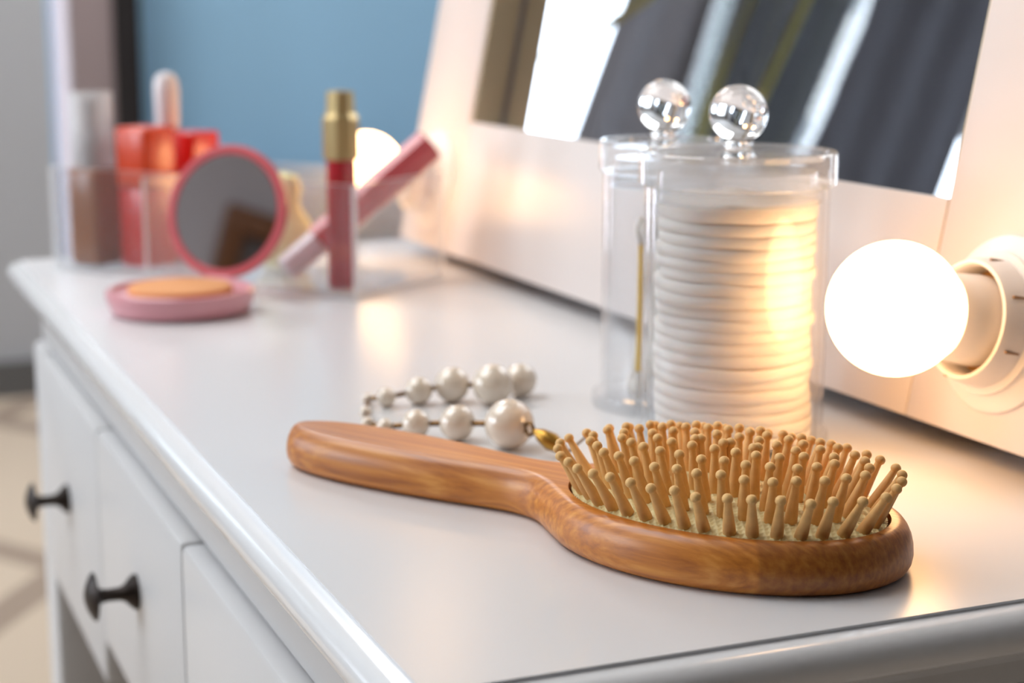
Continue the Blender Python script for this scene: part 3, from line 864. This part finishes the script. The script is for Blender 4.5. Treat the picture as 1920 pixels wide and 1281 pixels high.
fb = empty('foundation_bottle', inbox(0.0185, 0.2150), (0, 0, R(37)), 'brown foundation bottle with a clear cap at the tray end', 'bottle')
bm = NB(); box(bm, -0.0120, 0.0120, -0.0120, 0.0120, 0, 0.0620, 0.003, 3); build('bottle_body', bm, M['foundation'], fb, label='brown liquid body')
bm = NB(); lathe(bm, [(0, 0.0622), (0.0075, 0.0622), (0.0075, 0.080), (0.004, 0.082), (0.004, 0.098), (0.006, 0.098), (0.006, 0.104), (0, 0.104)], 24); build('pump', bm, M['pump'], fb)
bm = NB(); lathe(bm, [(0.0135, 0.0624), (0.0135, 0.108), (0.0128, 0.1092), (0, 0.1092), (0, 0.1080), (0.0120, 0.1072), (0.0122, 0.0624)], 40, close=True); build('cap', bm, M['cap_clear'], fb, label='clear cap')

oc = empty('lip_balm_stick', inbox(0.030, 0.1815), (0, 0, R(34)), 'orange square lipstick case standing beside the brown bottle', 'lipstick')
bm = NB(); box(bm, -0.0125, 0.0125, -0.0125, 0.0125, 0, 0.050, 0.0015); build('case', bm, M['red'], oc, label='deep red lower case')
bm = NB(); box(bm, -0.0136, 0.0136, -0.0136, 0.0136, 0.0503, 0.0880, 0.0025, 3); build('cap', bm, M['orange'], oc, label='bright orange cap')
rc = empty('lipstick', inbox(0.072, 0.1800), (0, 0, R(34)), 'bright red square lipstick case behind the compact lid', 'lipstick')
bm = NB(); box(bm, -0.0125, 0.0125, -0.0125, 0.0125, 0, 0.050, 0.0015); build('case', bm, M['redtube'], rc)
bm = NB(); box(bm, -0.0130, 0.0130, -0.0130, 0.0130, 0.0503, 0.0825, 0.0020, 3); build('cap', bm, M['red'], rc, label='bright red cap')
wt = empty('white_tube', inbox(0.079, 0.2060), (0, 0, 0), 'white round-topped tube behind the red lipstick', 'tube')
bm = NB(); lathe(bm, [(0, 0), (0.0070, 0), (0.0075, 0.001), (0.0075, 0.070), (0, 0.070)], 28); build('tube_body', bm, M['whitecap'], wt)
bm = NB(); lathe(bm, [(0, 0.0702), (0.0075, 0.0702), (0.0080, 0.085), (0.0085, 0.108), (0.0078, 0.1145), (0.0052, 0.1185), (0, 0.120)], 28); build('cap', bm, M['whitecap'], wt)

gg = empty('lip_gloss', inbox(0.019, 0.0215), (0, 0, R(15)), 'upright lip gloss with faceted gold cap and red tube', 'lip gloss')
bm = NB(); lathe(bm, [(0, 0), (0.0082, 0), (0.0088, 0.001), (0.0088, 0.064), (0, 0.064)], 28); build('tube_body', bm, M['redtube'], gg, label='translucent red tube')
bm = NB(); lathe(bm, [(0, 0.0642), (0.0086, 0.0642), (0.0086, 0.0750), (0, 0.0750)], 28); build('collar', bm, M['redtube'], gg, label='red collar')
bm = NB(); lathe(bm, [(0, 0.0752), (0.0108, 0.0752), (0.0108, 0.0985), (0.0086, 0.1020), (0.0080, 0.1140), (0, 0.1150)], 8); build('cap', bm, M['gold'], gg, angle=20, label='faceted gold cap')

# slanting rose lip gloss
lg0 = inbox(0.0165, 0.0620, 0.0105); lg1 = inbox(0.0860, 0.0040, 0.0830)
dv = (lg1 - lg0); LL = dv.length
lg = empty('lip_gloss', lg0, dv.to_track_quat('Z', 'Y').to_euler(), 'rose pink lip gloss lying slantwise across the tray', 'lip gloss')
bm = NB(); lathe(bm, [(0, 0), (0.0070, 0), (0.0084, 0.0012), (0.0084, 0.026), (0, 0.026)], 8); build('tube_tip', bm, M['whitecap'], lg, angle=20, label='silvery white end')
bm = NB(); lathe(bm, [(0, 0.0262), (0.0100, 0.0262), (0.0100, 0.068), (0, 0.068)], 8); build('tube_body', bm, M['rose'], lg, angle=20)
bm = NB(); lathe(bm, [(0, 0.0682), (0.0106, 0.0682), (0.0106, LL - 0.001), (0.0100, LL), (0, LL)], 8); build('cap', bm, M['rose'], lg, angle=20)

sp = empty('make_up_sponge', inbox(0.062, 0.0990), (0, 0, R(30)), 'pale yellow rounded make-up sponge behind the compact mirror', 'sponge')
bm = NB(); lathe(bm, [(0, 0), (0.012, 0.001), (0.0185, 0.008), (0.0200, 0.018), (0.0175, 0.029), (0.0120, 0.037), (0.0105, 0.042), (0.0125, 0.050), (0.0100, 0.058), (0, 0.061)], 32)
build('sponge_body', bm, M['sponge'], sp)
